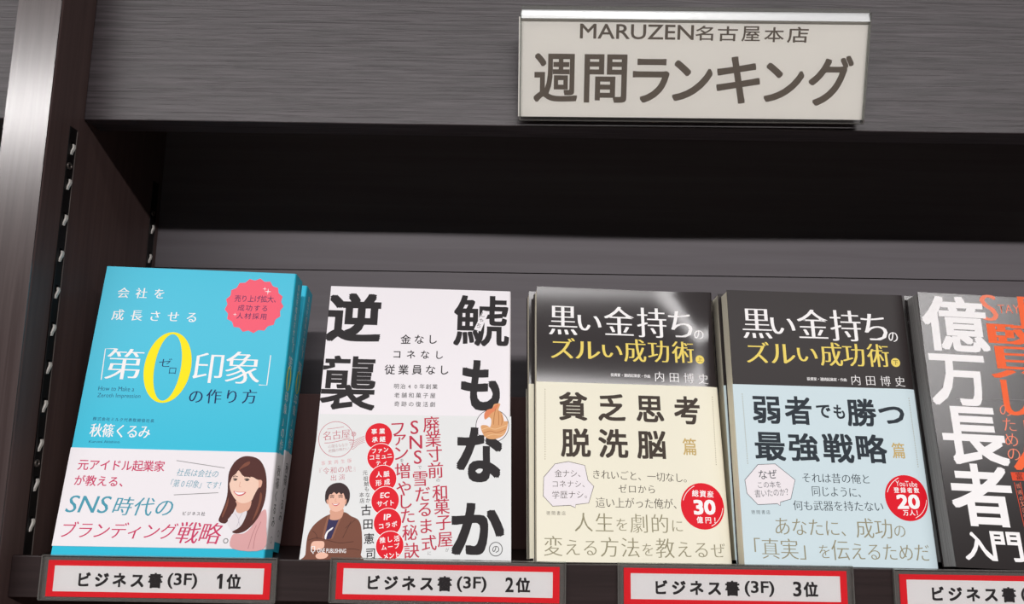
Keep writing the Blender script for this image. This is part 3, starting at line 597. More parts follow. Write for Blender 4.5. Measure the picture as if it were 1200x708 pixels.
  ('c','内田博史',18.95,120.88,55.95,120.66,6.8,'white','minl',1),
 ],
 'b4o': [
  ('e',-56.99,108.94,0.32,'dots',1,0),
  ('e',-56.98,107.32,0.32,'dots',1,0),
  ('e',-56.96,105.71,0.32,'dots',1,0),
  ('e',-56.95,104.1,0.32,'dots',1,0),
  ('e',-56.94,102.49,0.32,'dots',1,0),
  ('e',-56.93,100.89,0.32,'dots',1,0),
  ('e',-56.91,99.29,0.32,'dots',1,0),
  ('e',-56.9,97.69,0.32,'dots',1,0),
  ('e',-56.89,96.1,0.32,'dots',1,0),
  ('e',-56.88,94.51,0.32,'dots',1,0),
  ('e',-56.86,92.92,0.32,'dots',1,0),
  ('e',-56.85,91.34,0.32,'dots',1,0),
  ('e',-56.84,89.75,0.32,'dots',1,0),
  ('e',-56.83,88.17,0.32,'dots',1,0),
  ('e',-56.81,86.6,0.32,'dots',1,0),
  ('e',-56.8,85.03,0.31,'dots',1,0),
  ('e',-56.79,83.46,0.31,'dots',1,0),
  ('e',-56.78,81.89,0.31,'dots',1,0),
  ('e',-56.76,80.32,0.31,'dots',1,0),
  ('e',-56.75,78.76,0.31,'dots',1,0),
  ('e',-56.74,77.21,0.31,'dots',1,0),
  ('e',-56.73,75.65,0.31,'dots',1,0),
  ('e',-56.72,74.1,0.31,'dots',1,0),
  ('e',-56.7,72.55,0.31,'dots',1,0),
  ('e',-56.69,71.0,0.31,'dots',1,0),
  ('e',-56.68,69.46,0.31,'dots',1,0),
  ('e',-56.67,67.92,0.31,'dots',1,0),
  ('e',-56.66,66.38,0.31,'dots',1,0),
  ('e',-56.64,64.85,0.31,'dots',1,0),
  ('e',-56.63,63.31,0.31,'dots',1,0),
  ('e',57.02,109.26,0.32,'dots',1,0),
  ('e',57.02,107.66,0.32,'dots',1,0),
  ('e',57.02,106.06,0.32,'dots',1,0),
  ('e',57.01,104.46,0.32,'dots',1,0),
  ('e',57.01,102.87,0.32,'dots',1,0),
  ('e',57.01,101.27,0.32,'dots',1,0),
  ('e',57.01,99.69,0.32,'dots',1,0),
  ('e',57.01,98.1,0.32,'dots',1,0),
  ('e',57.01,96.52,0.32,'dots',1,0),
  ('e',57.0,94.94,0.32,'dots',1,0),
  ('e',57.0,93.36,0.32,'dots',1,0),
  ('e',57.0,91.79,0.32,'dots',1,0),
  ('e',57.0,90.22,0.32,'dots',1,0),
  ('e',57.0,88.65,0.32,'dots',1,0),
  ('e',56.99,87.08,0.32,'dots',1,0),
  ('e',56.99,85.52,0.32,'dots',1,0),
  ('e',56.99,83.96,0.32,'dots',1,0),
  ('e',56.99,82.41,0.32,'dots',1,0),
  ('e',56.99,80.85,0.32,'dots',1,0),
  ('e',56.99,79.3,0.32,'dots',1,0),
  ('e',56.98,77.76,0.32,'dots',1,0),
  ('e',56.98,76.21,0.32,'dots',1,0),
  ('e',56.98,74.67,0.32,'dots',1,0),
  ('e',56.98,73.13,0.32,'dots',1,0),
  ('e',56.98,71.6,0.32,'dots',1,0),
  ('e',56.97,70.06,0.32,'dots',1,0),
  ('e',56.97,68.53,0.32,'dots',1,0),
  ('e',56.97,67.01,0.32,'dots',1,0),
  ('e',56.97,65.48,0.32,'dots',1,0),
  ('e',56.97,63.96,0.32,'dots',1,0),
  ('b','弱',-50.83,89.54,-32.09,107.9,'inkcool','heavy2',1),
  ('b','者',-29.0,89.32,-10.67,108.51,'inkcool','heavy2',1),
  ('b','で',-7.59,94.34,2.06,103.2,'inkcool','heavy2',1),
  ('b','も',4.12,94.06,11.69,103.5,'inkcool','heavy2',1),
  ('b','勝',13.03,89.33,33.09,108.1,'inkcool','heavy2',1),
  ('b','つ',34.73,91.6,52.14,103.34,'inkcool','heavy2',1),
  ('b','最',-51.05,65.34,-30.76,83.95,'inkcool','heavy2',1),
  ('b','強',-28.54,65.35,-8.53,83.76,'inkcool','heavy2',1),
  ('b','戦',-5.73,65.05,14.91,84.04,'inkcool','heavy2',1),
  ('b','略',16.93,65.39,37.29,84.19,'inkcool','heavy2',1),
  ('b','篇',40.6,68.94,49.24,79.24,'goldtx','med',1),
  ('p',[(-49.94,62.63),(-38.47,63.32),(-26.2,53.41),(-30.09,41.26),(-37.14,39.13),(-37.34,36.88),(-39.07,38.11),(-51.91,37.23),(-58.53,44.22),(-59.26,52.6)],'bubble',1,0),
  ('l',[(-49.94,62.63),(-38.47,63.32),(-26.2,53.41),(-30.09,41.26),(-37.14,39.13),(-37.34,36.88),(-39.07,38.11),(-51.91,37.23),(-58.53,44.22),(-59.26,52.6)],0.34,'inkcool',2,1,0),
  ('c','なぜ',-49.93,56.02,-38.29,56.9,5.72,'inkcool','reg',2),
  ('c','この本を',-50.95,49.63,-35.75,50.39,4.11,'inkcool','lite',2),
  ('c','書いたのか？',-53.43,44.05,-31.42,45.85,4.73,'inkcool','lite',2),
  ('c','それは昔の俺と',-21.26,55.02,23.02,55.13,6.11,'inkcool','minl',1),
  ('c','同じように、',-15.69,46.51,16.25,46.3,6.04,'inkcool','minl',1),
  ('c','何も武器を持たない',-28.91,37.38,29.98,37.95,6.19,'inkcool','minl',1),
  ('c','徳間書店',-56.57,32.56,-44.32,32.74,2.43,'inkcool','lite',1),
  ('c','あなたに、成功の',-41.73,24.71,42.5,24.17,12.07,'olive','minl',1,[0.92,0.88,0.88,0.85,0.8,1,1,0.7]),
  ('c','「真実」を伝えるためだ',-56.15,10.57,56.49,10.64,12.38,'olive','minl',1,[1,1,1,1,0.7,1,0.85,0.85,0.85,0.85,0.88]),
  ('e',46.56,43.74,14.5,'red',2,0),
  ('l',[(42.55,56.36),(40.32,55.08),(38.29,53.45),(36.51,51.52),(35.04,49.37),(33.93,47.05)],0.4,'white',3,0,1),
  ('l',[(50.51,31.3),(52.71,32.55),(54.74,34.14),(56.52,36.02),(58.01,38.14),(59.15,40.43),(59.92,42.84)],0.39,'white',3,0,1),
  ('f','YouTube',40.23,52.83,54.42,52.57,3.43,'white','reg',3),
  ('c','登録者数',38.35,48.5,55.23,48.74,3.53,'white','bold',3),
  ('f','20',39.39,41.16,54.53,41.51,9.14,'white','heavy',3),
  ('c','万人！',42.57,34.4,52.19,34.62,3.62,'white','bold',3),
 ],
 'b5': [
  ('b','億',-62.11,142.05,-15.93,182.04,'white','heavy2',1),
  ('b','万',-62.1,103.88,-22.03,139.84,'white','heavy2',1),
  ('b','長',-59.01,64.53,-15.79,103.56,'white','heavy2',1),
  ('b','者',-59.52,25.52,-18.52,65.36,'white','heavy2',1),
  ('b','入',-56.29,4.67,-37.65,21.88,'white','bold',1),
  ('b','門',-38.24,4.75,-18.45,22.92,'white','bold',1),
  ('b','S',-19.07,165.67,-6.79,184.68,'orangel','serif',1),
  ('f','TAY',-6.55,174.66,9.27,175.3,6.18,'orangel','minl',1),
  ('b','R',8.49,162.88,27.23,184.71,'orange','serif',1),
  ('b','賢',-18.25,124.9,21.81,163.59,'orange','heavymin',1),
  ('b','し',-13.09,99.24,5.44,123.72,'orange','heavymin',1),
  ('g','の',-12.32,102.57,10.32,'orangel','minl',1,0),
  ('g','た',-11.74,92.57,10.47,'orangel','minl',1,0),
  ('g','め',-12.22,82.37,10.32,'orangel','minl',1,0),
  ('g','の',-12.43,72.96,10.18,'orangel','minl',1,0),
  ('b','人',-13.98,62.6,16.45,96.31,'orange','heavymin',1),
  ('p',[(-17.0,60.99),(20.81,62.23),(20.8,57.01),(-16.69,55.58)],'redorange',1,0),
  ('g','富',-11.61,58.52,4.99,'ink','reg',2,0),
  ('l',[(-15.77,54.54),(-14.58,26.56)],0.4,'redorange',1,0,0),
  ('l',[(-11.8,54.73),(-10.68,26.73)],0.4,'redorange',1,0,0),
  ('l',[(-45.64,108.65),(10.5,110.52)],0.3,'greytx',1,0,0),
  ('g','普',-13.53,52.17,3.02,'orangel','lite',1,8),
  ('g','通',-13.3,48.21,3.0,'orangel','lite',1,8),
  ('g','の',-13.07,44.27,2.99,'orangel','lite',1,8),
  ('g','人',-12.84,40.36,2.97,'orangel','lite',1,8),
  ('g','の',-12.61,36.46,2.95,'orangel','lite',1,8),
  ('g','七',-12.76,41.31,3.52,'orangel','lite',1,8),
  ('g','つ',-12.53,37.41,3.5,'orangel','lite',1,8),
  ('g','の',-12.3,33.54,3.48,'orangel','lite',1,8),
  ('g','習',-12.08,29.68,3.46,'orangel','lite',1,8),
  ('g','慣',-11.85,25.85,3.44,'orangel','lite',1,8),
 ],
 'sign': [
  ('f','MARUZEN',-80.14,61.56,-0.59,61.3,10.16,'signink','med',1),
  ('b','名',0.53,56.02,13.01,66.08,'signink','med',1),
  ('b','古',16.15,55.76,30.19,65.82,'signink','med',1),
  ('b','屋',32.87,55.71,45.79,65.99,'signink','med',1),
  ('b','本',48.72,55.44,62.54,65.51,'signink','med',1),
  ('b','店',64.78,55.18,79.71,65.9,'signink','med',1),
  ('b','週',-111.98,13.07,-81.22,46.35,'signink','bold',1),
  ('b','間',-76.49,12.99,-46.4,46.06,'signink','bold',1),
  ('b','ラ',-42.31,13.31,-16.48,43.36,'signink','bold',1),
  ('b','ン',-14.23,14.71,13.85,42.58,'signink','bold',1),
  ('b','キ',16.76,13.28,47.54,45.5,'signink','bold',1),
  ('b','ン',50.55,14.71,78.43,41.5,'signink','bold',1),
  ('b','グ',81.72,12.41,112.74,46.81,'signink','bold',1),
 ],
 'card': [
  ('c','ビジネス書',-49.63,-0.57,2.42,-0.47,9.12,'ink','heavy',2),
  ('f','(3F)',5.6,-0.53,24.0,-0.51,9.37,'ink','bold',2),
  ('f','1',36.49,-0.33,40.15,-0.28,8.87,'ink','bold',2),
  ('c','位',42.17,-0.35,51.34,-0.42,9.02,'ink','heavy',2),
 ],
}
POSE = {
 'b1': (-0.22067, 0.0055, -0.00121, 0.06808, 0.15632, -0.01391, 0.13121, 0.19341, 0.019),
 'b2': (-0.063, 0.0055, -0.00088, 0.07017, 0.2125, -0.00361, 0.12871, 0.18529, 0.0142),
 'b3': (0.0813, 0.0055, -0.0004, 0.08979, 0.19787, -0.01159, 0.12653, 0.18462, 0.0153),
 'b4': (0.21186, 0.0055, -0.0008, 0.03167, 0.151, -0.01207, 0.12543, 0.18264, 0.015),
 'b5': (0.3453, 0.0055, -0.00125, 0.03491, 0.19824, -0.03493, 0.1263, 0.184, 0.015),
}
SIGN_POSE = (0.12505, 0.017, 0.29808, 0.00314, -0.28814, 0.00603, 0.24294, 0.07836)

# ------------------------------------------------------------------ the shop: floor and wall behind the bookcases
b = MB(); b.box(-2.6, 2.6, -3.6, 0.35, -0.05, 0.0, mat('shop_floor', (90, 82, 76), 0.4)); tag(b.build('floor'), kind='structure')
b = MB(); b.box(-2.6, 2.6, 0.26, 0.35, 0.0, 3.0, mat('shop_wall', (190, 186, 180), 0.8)); tag(b.build('wall_back'), kind='structure')

# ------------------------------------------------------------------ bookcase (local frame: shelf rail front edge at the origin, z = 0 the rail's top)
XL, XS, XR = -0.3395, -0.3095, 0.62          # left side panel's outer and inner face, right panel's inner face
YF, YB = -0.012, 0.1484                      # front edges of the side panels, front of the back panel
HZ = 0.2963                                  # underside of the header
ST = -0.0046                                 # top of the shelf board behind its rail
TOPZ = 0.56
def at(x, y, z): return Matrix.Translation((x, y, z))
case = empty('bookcase', at(0, 0, SHELF_Z), 'dark wood bookcase bay holding the ranked books under the hanging sign', 'bookcase')
def side(x0, x1, parent):
    b = MB(); b.box(x0, x1, YF, 0.24, -SHELF_Z, TOPZ, WOOD_S)
    o = b.build('side_panel', parent, 0.0012)
    e = MB(); e.box(x0 + 0.0004, x1 - 0.0004, YF - 0.0007, YF + 0.001, -SHELF_Z, TOPZ - 0.001, WOOD_V); e.build('edge_band', o)
    return o
SIDE_L = side(XL, XS, case); side(XR, XR + 0.03, case)
def bay(x0, x1, parent):
    b = MB(); b.box(x0, x1, 0.0252, 0.047, HZ, TOPZ, WOOD_H); b.build('header_board', parent, 0.0008)
    b = MB(); b.box(x0, x1, 0.047, YB + 0.01, HZ + 0.10, HZ + 0.12, WOOD_S); b.build('upper_shelf', parent)
    b = MB()
    b.box(x0, x1, YB, YB + 0.012, 0.2133, TOPZ, WOOD_B); b.box(x0, x1, YB + 0.0004, YB + 0.012, -0.03, 0.2125, WOOD_B)
    b.box(x0, x1, YB + 0.002, YB + 0.012, 0.2124, 0.2134, WOOD_S); b.box(x0, x1, YB, YB + 0.012, -SHELF_Z, -0.03, WOOD_S)
    b.build('back_panel', parent)
    b = MB(); b.box(x0, x1, 0.0030, YB, ST - 0.0195, ST, RAIL); b.build('shelf_board', parent)
    b = MB(); b.box(x0, x1, 0.0, 0.0029, -0.0248, 0.0, RAIL); b.build('shelf_rail', parent, 0.0005)
    b = MB(); b.box(x0, x1, 0.02, 0.04, -SHELF_Z, -SHELF_Z + 0.08, WOOD_H); b.build('plinth', parent)
    b = MB(); b.box(x0, x1, 0.0, YB, -0.36, -0.335, WOOD_S); b.build('lower_shelf', parent)
bay(XS, XR, case)
b = MB(); b.box(XS + 0.001, XR - 0.001, 0.074, 0.081, ST, 0.1047, WOOD_R)
BACKREST = b.build('backrest_board', case, 0.0006)
nb = empty('bookcase', at(0, 0, SHELF_Z), 'neighbouring dark bookcase bay, cut off at the far left edge', 'bookcase')
b = MB(); b.box(-1.269, -1.239, YF, 0.24, -SHELF_Z, TOPZ, WOOD_S); b.build('side_panel', nb, 0.0012)
bay(-1.239, XL, nb)

# slotted shelf standards let into the left panel
def standard(y0, y1, ztop, zbot, slots, screws, rim):
    b = MB(); x = XS
    b.box(x - 0.0003, x + 0.0005, y0, y1, zbot, ztop, mat('standard_channel', (20, 16, 16), 0.5, 0.3))
    o = b.build('slotted_shelf_standard', SIDE_L)
    r = MB(); r.box(x, x + 0.0009, y1 - 0.0004, y1, zbot, ztop - 0.001, RIM_M if rim else STEEL_D)
    r.box(x, x + 0.0009, y0, y0 + 0.0004, zbot + 0.02, 0.19, STEEL_D); r.build('rim', o)
    yc = (y0 + y1) / 2
    for z in slots:
        h = MB(); h.box(x + 0.0005, x + 0.00058, yc - 0.0016, yc + 0.0014, z - 0.0046, z + 0.0052, HOLE); h.build('slot', o)
        t = MB(); pts = [(0.0009, 0.0036), (0.0012, 0.0016), (0.0003, -0.0004), (-0.0005, -0.0020), (-0.0007, -0.0042)]
        vs = []
        for i, (dy, dz) in enumerate(pts):
            w = 0.00105 if i < 4 else 0.0008
            for lift in (0.0006, 0.0015 + 0.0004 * math.sin(i)):
                vs += [(x + lift, yc + dy - w, z + dz), (x + lift, yc + dy + w, z + dz)]
        fs = []
        for i in range(len(pts) - 1):
            a = 4 * i; c = a + 4
            fs += [(a + 2, a + 3, c + 3, c + 2), (a, c, c + 1, a + 1), (a, a + 2, c + 2, c), (a + 1, c + 1, c + 3, a + 3)]
        fs += [(0, 1, 3, 2), (len(vs) - 4, len(vs) - 2, len(vs) - 1, len(vs) - 3)]
        t.add(vs, fs, TAB_M); t.build('hook_tab', o)
    for z in screws:
        s = MB(); n = 20
        ring = []
        for rr, hh in ((0.0026, 0.0006), (0.0024, 0.0014), (0.0016, 0.0016), (0.0013, 0.0009)):
            ring += [(x + hh, yc - 0.0012 + rr * math.cos(2 * math.pi * i / n), z + rr * math.sin(2 * math.pi * i / n)) for i in range(n)]
        s.add(ring, [(k * n + i, k * n + (i + 1) % n, (k + 1) * n + (i + 1) % n, (k + 1) * n + i) for k in range(3) for i in range(n)], STEEL_B if False else mat('screw_steel', (120, 112, 108), 0.35, 0.5, 0.8))
        s.add(ring[-n:], [tuple(range(n))], HOLE)
        s.build('screw', o)
standard(0.0105, 0.0190, 0.2855, ST, [0.2703 - 0.02538 * i for i in range(11)], [0.2577, 0.0555], True)
standard(0.1325, 0.1410, 0.2855, ST, [0.2439 - 0.0254 * i for i in range(10)], [0.2577], False)

# ------------------------------------------------------------------ books
def pose_matrix(x, y, z, yaw, lean, roll):
    cy, sy = math.cos(yaw), math.sin(yaw)
    u = Vector((cy, sy, 0)); n = Vector((sy, -cy, 0)); zz = Vector((0, 0, 1))
    v = zz * math.cos(lean) - n * math.sin(lean); n2 = n * math.cos(lean) + zz * math.sin(lean)
    u2 = u * math.cos(roll) + v * math.sin(roll); v2 = -u * math.sin(roll) + v * math.cos(roll)
    return Matrix(((u2.x, v2.x, n2.x, x), (u2.y, v2.y, n2.y, y), (u2.z, v2.z, n2.z, z + SHELF_Z), (0, 0, 0, 1)))
def u_shell(mb, W, T, y0, y1, off, th, m, bend, skew, left=0.0, r=0.0014):
    """a paper jacket bent round the spine (right) as a closed sheet of thickness th; off = outward offset"""
    def prof(o):
        p = []
        n = 60
        for i in range(n): p.append((-W / 2 - left + (W + left - r) * i / n, o))
        for i in range(7):
            a = math.pi / 2 * (1 - i / 6); p.append((W / 2 - r + (r + o) * math.cos(a), -r + (r + o) * math.sin(a)))
        for i in range(1, 5): p.append((W / 2 + o, -r - (T - 2 * r) * i / 5))
        for i in range(7):
            a = -math.pi / 2 * i / 6; p.append((W / 2 - r + (r + o) * math.cos(a), -T + r + (r + o) * math.sin(a)))
        p.append((-W / 2 - left, -T - o))
        return p
    A, B = prof(off), prof(off - th); N = len(A); ny = 60
    vs = []
    for j in range(ny + 1):
        y = y0 + (y1 - y0) * j / ny
        for P in (A, B):
            for x, z in P: vs.append((x - z * skew, y, z - bend(x, y)))
    fs = []; S = 2 * N
    for j in range(ny):
        a = j * S; c = a + S
        for i in range(N - 1):
            fs.append((a + i, c + i, c + i + 1, a + i + 1)[::-1]); fs.append((a + N + i, a + N + i + 1, c + N + i + 1, c + N + i)[::-1])
        fs.append((a, a + N, c + N, c)[::-1]); fs.append((a + N - 1, c + N - 1, c + 2 * N - 1, a + 2 * N - 1)[::-1])
    for i in range(N - 1):
        fs.append((i, i + 1, N + i + 1, N + i)[::-1]); q = ny * S; fs.append((q + i, q + N + i, q + N + i + 1, q + i + 1)[::-1])
    mb.add(vs, fs, m)
def smooth_part(o):
    bm = bmesh.new(); bm.from_mesh(o.data)
    for f in bm.faces: f.smooth = True
    for e in bm.edges: e.smooth = len(e.link_faces) == 2 and e.calc_face_angle(3.0) < 0.6
    bm.to_mesh(o.data); bm.free()
def book(key, label, cover, front, obi=None, obi_art=None, obi_rng=None, bend=None, skew=0.0, spine=None, obi_spine=None, inset=0.0006, pages=None):
    x, y, z, yaw, lean, roll, W, H, T = POSE[key]
    bend = bend or (lambda a, b: 0.0)
    root = empty('paperback_book', pose_matrix(x, y, z, yaw, lean, roll), label, 'book')
    c = MB(); u_shell(c, W, T, 0, H, 0.0, 0.00035, ink(cover), bend, skew)
    face = lambda o: (lambda u, v, l: (u / 1000, v / 1000, o + 4e-5 + l - bend(u / 1000, v / 1000)))
    edge = lambda o: (lambda s, v, l: (W / 2 + o + 4e-5 + l + s / 1000 * skew, v / 1000, -s / 1000))
    draw(c, front, face(0.0))
    if spine: draw(c, spine, edge(0.0))
    co = c.build('cover', root)
    p = MB()
    n = 12
    # page block: front and back follow the cover's bend
    for zz0, zz1 in ((-T + 0.0006, -0.0006),):
        g = []
        for j in range(n + 1):
            yy = 0.0004 + (H - 0.0010) * j / n
            for i in range(n + 1):
                xx = -W / 2 + inset + (W - inset - 0.0012) * i / n
                g.append((xx, yy))
        m = len(g)
        vs = [(a - zz1 * skew, b2, zz1 - bend(a, b2)) for a, b2 in g] + [(a - zz0 * skew, b2, zz0 - bend(a, b2)) for a, b2 in g]
        fs = []
        for j in range(n):
            for i in range(n):
                q = j * (n + 1) + i; fs.append((q, q + 1, q + n + 2, q + n + 1)); fs.append((m + q, m + q + n + 1, m + q + n + 2, m + q + 1))
        rim = [i for i in range(n + 1)] + [j * (n + 1) + n for j in range(1, n + 1)] + [n * (n + 1) + i for i in range(n - 1, -1, -1)] + [j * (n + 1) for j in range(n - 1, 0, -1)]
        for a, b2 in zip(rim, rim[1:] + rim[:1]): fs.append((a, m + a, m + b2, b2))
        p.add(vs, fs, pages or PAGES)
    p.build('page_block', root)
    if obi:
        q = MB(); u_shell(q, W, T, obi_rng[0], obi_rng[1], 0.0003, 0.0002, ink(obi), bend, skew, 0.0004)
        draw(q, obi_art, face(0.0003))
        if obi_spine: draw(q, obi_spine, edge(0.0003))
        q.build('paper_band', root)
    return root
PAGES = mat('page_paper', PRINT['pages'], 0.9, 0.2); PAGES_GREY = mat('grey_page_edges', (150, 148, 146), 0.7, 0.3)
def _pages(m, c0, c1):
    nt = m.node_tree; p = nt.nodes['Principled BSDF']; tc = nt.nodes.new('ShaderNodeTexCoord'); mp = nt.nodes.new('ShaderNodeMapping')
    mp.inputs['Scale'].default_value = (20, 4, 5200); nz = nt.nodes.new('ShaderNodeTexNoise'); nz.inputs['Scale'].default_value = 1; nz.inputs['Detail'].default_value = 2
    rp = nt.nodes.new('ShaderNodeValToRGB'); rp.color_ramp.elements[0].position = .3; rp.color_ramp.elements[1].position = .6
    rp.color_ramp.elements[0].color = lin(c0); rp.color_ramp.elements[1].color = lin(c1)
    nt.links.new(tc.outputs['Object'], mp.inputs[0]); nt.links.new(mp.outputs[0], nz.inputs['Vector']); nt.links.new(nz.outputs[0], rp.inputs[0]); nt.links.new(rp.outputs[0], p.inputs['Base Color'])
_pages(PAGES, (214, 206, 182), (246, 240, 222)); _pages(PAGES_GREY, (112, 110, 110), (176, 174, 172))
def copy_book(root, label, dx, dy, dz, droll=0.0, dyaw=0.0, group=None, lean=0.0):
    r = root.copy(); COL.objects.link(r)
    r.matrix_world = Matrix.Translation((dx, dy, dz)) @ root.matrix_world @ Matrix.Rotation(droll, 4, 'Z') @ Matrix.Rotation(dyaw, 4, 'Y') @ Matrix.Rotation(-math.radians(lean), 4, 'X')
    r['label'] = label
    if group: r['group'] = group
    for ch in root.children:
        c = ch.copy(); COL.objects.link(c); c.parent = r
    return r
def curl(W, H, a, w, bow=0.0, top0=0.6, corner=0.0):
    def f(x, y):
        t = max(0.0, (x - (W / 2 - w)) / w); k = max(0.0, min(1.0, y / H))
        top = max(0.0, (k - top0) / (1 - top0))
        return a * t * t * (1 - 0.6 * k) - bow * top * top - corner * max(0.0, (x - (W / 2 - 0.045)) / 0.045) ** 2 * max(0.0, (k - 0.55) / 0.45) ** 2
    return f
def column(text, s, v_top, pitch, em, col, st, lay=1):
    return [('g', c, s, v_top - pitch * i, em, col, st, lay, 0) for i, c in enumerate(text) if c != ' ']
S1 = POSE['b1'][8] * 1000
sp1 = column('会社を成長させる', S1 * .5, 186, 5.6, 5.0, 'white', 'reg') + column('「第', S1 * .5, 140, 10, 10, 'white', 'min')
sp1 += [('zero', S1 * .5, 119, 5.2, 8.5, 3.0, 8.0, 'yellow', 2)] + column('印象」の作り方', S1 * .5, 106, 8.2, 8, 'white', 'min')
ob1 = column('秋篠くるみ', S1 * .5, 56, 8.2, 7.5, 'ink', 'reg') + [('e', S1 * .5, 12, 2.2, 'greytx', 1, .8)]
B1 = book('b1', 'front turquoise paperback with a large yellow zero, leftmost on the shelf', 'teal', ART['b1'], 'coverwhite', ART['b1o'], (0.0062, 0.0672), None, 0.05, sp1, ob1)
copy_book(B1, 'second turquoise paperback, mostly hidden directly behind the front turquoise one', -0.0020, 0.0205, 0.0020, -0.004, 0.0, lean=5.4)
S2 = POSE['b2'][8] * 1000
B2 = book('b2', 'white paperback with huge black characters and a column of red circles', 'coverwhite', ART['b2'],
          spine=column('鯱もなかの逆襲', S2 * .45, 172, 11, 8, 'ink', 'bold') + column('古田憲司', S2 * .5, 70, 7, 6, 'ink', 'reg'))
W3, H3 = POSE['b3'][6:8]; W5, H5 = POSE['b5'][6:8]; W4, H4 = POSE['b4'][6:8]
G3, G4 = 'black paperbacks with cream bands', 'black paperbacks with pale blue bands'
B3 = book('b3', 'front black paperback with white and gold title and a cream band', 'blackcover', ART['b3'], 'cream', ART['b3o'], (0.0006, 0.1160), curl(W3, H3, 0.0030, 0.012, 0.0015, 0.78, 0.0034),
          spine=column('黒い金持ちのズルい成功術', 7, 176, 7, 6.4, 'white', 'serif'))
copy_book(B3, 'second cream banded black paperback, its left edge peeking out behind the front one', -0.0040, 0.0162, -0.0006, 0.006, 0.0)
B4 = book('b4', 'front black paperback with white and gold title and a pale blue band', 'blackcover4', ART['b4'], 'paleblue', ART['b4o'], (0.0006, 0.1156), curl(W4, H4, 0.0028, 0.010, 0.0, 0.6, 0.0012),
          spine=column('黒い金持ちのズルい成功術', 7, 174, 7, 6.4, 'white', 'serif'))
copy_book(B4, 'second pale blue banded black paperback, directly behind the front one', -0.0012, 0.0158, 0.0, 0.004, 0.0)
copy_book(B4, 'third pale blue banded black paperback, rearmost of its stack', -0.0002, 0.0314, 0.0, -0.003, 0.0)
B5 = book('b5', 'front black paperback with huge white characters and orange lettering, at the right edge', 'blackcover5', ART['b5'], bend=curl(W5, H5, 0.0028, 0.010, 0.0040, 0.45), pages=PAGES_GREY)
copy_book(B5, 'second black paperback with orange lettering, showing only its left edge behind the front one', -0.0004, 0.0160, 0.0, 0.005, 0.0)
for o in COL.objects:
    if o.name.startswith('paperback_book'):
        o['group'] = 'paperbacks stood up along the ranking shelf'
for o in COL.objects:
    if o.type == 'MESH' and o.data.users and o.parent and o.parent.name.startswith('paperback_book') and o.name.split('.')[0] in ('cover', 'paper_band'): smooth_part(o)

# ------------------------------------------------------------------ rank cards in clear sleeves on the shelf rail
CW, CH = 0.1385, 0.0216
def rank_label(cx, cz, rot, n, label):
    root = empty('rank_label', at(cx, 0, SHELF_Z + cz) @ Matrix.Rotation(rot, 4, 'Y'), label, 'shelf label', 'red framed rank labels along the shelf rail')
    s = MB(); w, h = CW / 2 + 0.0036, CH / 2
    s.box(-w, w, -0.0022, -0.0016, -h - 0.0016, h + 0.0030, SLEEVE)
    s.box(-w, w, -0.00045, -0.0002, -h - 0.0016, h + 0.0030, SLEEVE_B)
    for x in (-w, w): s.box(x - 0.0003, x + 0.0003, -0.00235, -0.0002, -h - 0.0016, h + 0.0030, EDGE)
    for z in (-h - 0.0019, h + 0.0030): s.box(-w, w, -0.00235, -0.0002, z - 0.00015, z + 0.0002, EDGE)
    s.build('clear_sleeve', root)
    c = MB(); c.box(-CW / 2, CW / 2, -0.0010, -0.0006, -h, h, ink('cardred'))
    fr = lambda u, v, l: (u / 1000, -0.00104 - l, v / 1000)
    iw, ih = 65.0, 7.65
    draw(c, [('p', [(-iw, -ih), (iw, -ih), (iw, ih), (-iw, ih)], 'cardwhite', 1, 0)], fr)
    for i in ART['card']:
        if i[1] == '1':
            u, v, h = (i[2] + i[4]) / 2, (i[3] + i[5]) / 2, i[6]
            if n == 1: draw(c, [('p', [(u - .6, v - h / 2), (u + 1.3, v - h / 2), (u + 1.3, v + h / 2), (u - .3, v + h / 2), (u - 2.2, v + h * .30), (u - 2.2, v + h * .10), (u - .6, v + h * .22)], 'ink', 2, 0)], fr)
            else: draw(c, [('f', str(n), u - 2.7, v, u + 2.5, v, h, 'ink', 'bold', 2)], fr)
        else: draw(c, [i], fr)
    c.build('rank_card', root)
rank_label(-0.2164, -0.01300, 0.0, 1, 'red framed label for first place, on the rail under the turquoise book')
rank_label(-0.0371, -0.01230, 0.004, 2, 'red framed label for second place, on the rail under the white book')
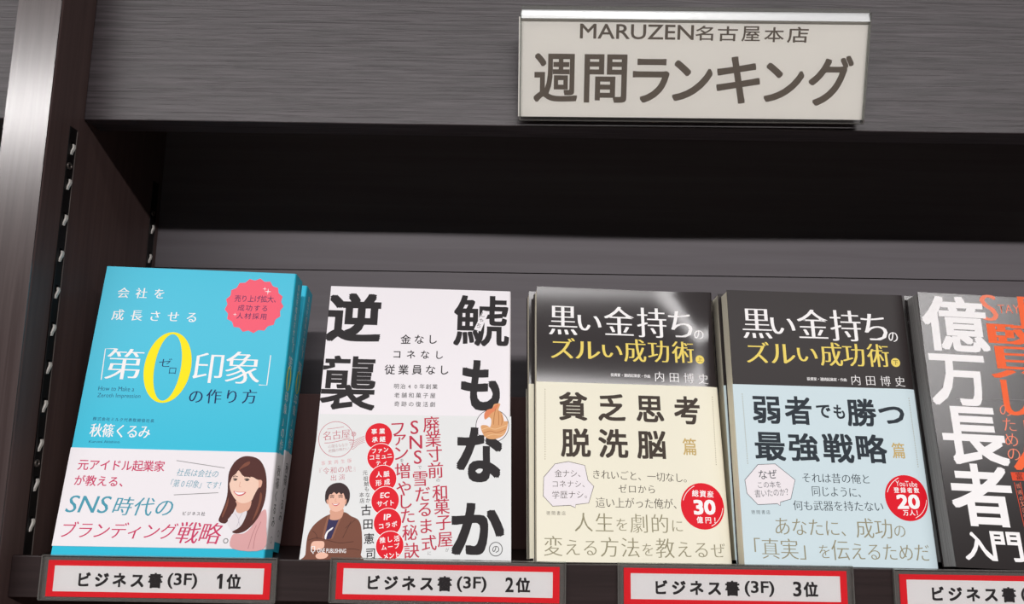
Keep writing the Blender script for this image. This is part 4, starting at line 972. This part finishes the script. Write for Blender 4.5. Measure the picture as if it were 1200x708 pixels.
rank_label(0.1413, -0.01240, 0.0, 3, 'red framed label for third place, on the rail under the two gold titled books')
rank_label(0.3126, -0.01370, 0.0, 4, 'red framed label cut off at the right edge, under the orange lettered book')

# ------------------------------------------------------------------ hanging sign on the header
sx, sy, sz, syaw, slean, sroll, SW, SH = SIGN_POSE
sign = empty('sign', pose_matrix(sx, sy, sz, syaw, slean, sroll), 'clear acrylic sign with a cream paper and big Japanese lettering on the header', 'sign')
a = MB(); a.box(-SW / 2, SW / 2, 0.0005, SH - 0.0090, -0.0010, 0.0, ACRYL); a.box(-SW / 2, SW / 2, 0.0005, SH - 0.0090, -0.0040, -0.0030, ACRYL)
a.box(-SW / 2, SW / 2, 0.0, 0.0006, -0.0040, 0.0, EDGE)
for x in (-SW / 2, SW / 2): a.box(x - 0.0005, x + 0.0005, 0.0, SH - 0.003, -0.0042, 0.0002, EDGE)
a.build('acrylic_holder', sign)
# the folded top lip of the holder, standing upright while the sheet leans out
lp = MB(); vs = []; N = 10
for i in range(N + 1):
    t = i / N; ang = 0
    yy = SH - 0.0090 + 0.0060 * t; zz = 0.0002 - math.tan(-slean) * 0.0060 * (0.72 * t + 0.10 * t * t)
    for x in (-SW / 2, SW / 2):
        vs += [(x, yy, zz), (x, yy, zz - 0.0008)]
fs = []
for i in range(N):
    q = 4 * i; r = q + 4
    fs += [(q, q + 2, r + 2, r), (q + 1, r + 1, r + 3, q + 3), (q, r, r + 1, q + 1), (q + 2, q + 3, r + 3, r + 2)]
fs += [(0, 1, 3, 2), (4 * N, 4 * N + 2, 4 * N + 3, 4 * N + 1)]
lp.add(vs, fs, LIP); lp.box(-SW / 2, SW / 2, SH - 0.0031, SH, -0.0030, -0.0020, EDGE); lp.build('folded_lip', sign, smooth=False)
c = MB(); c.box(-0.1228, 0.1222, 0.0030, SH - 0.0075, -0.0024, -0.0020, ink('signpaper'))
draw(c, ART['sign'], lambda u, v, l: (u / 1000, v / 1000, -0.00196 + l))
c.build('paper_sheet', sign)
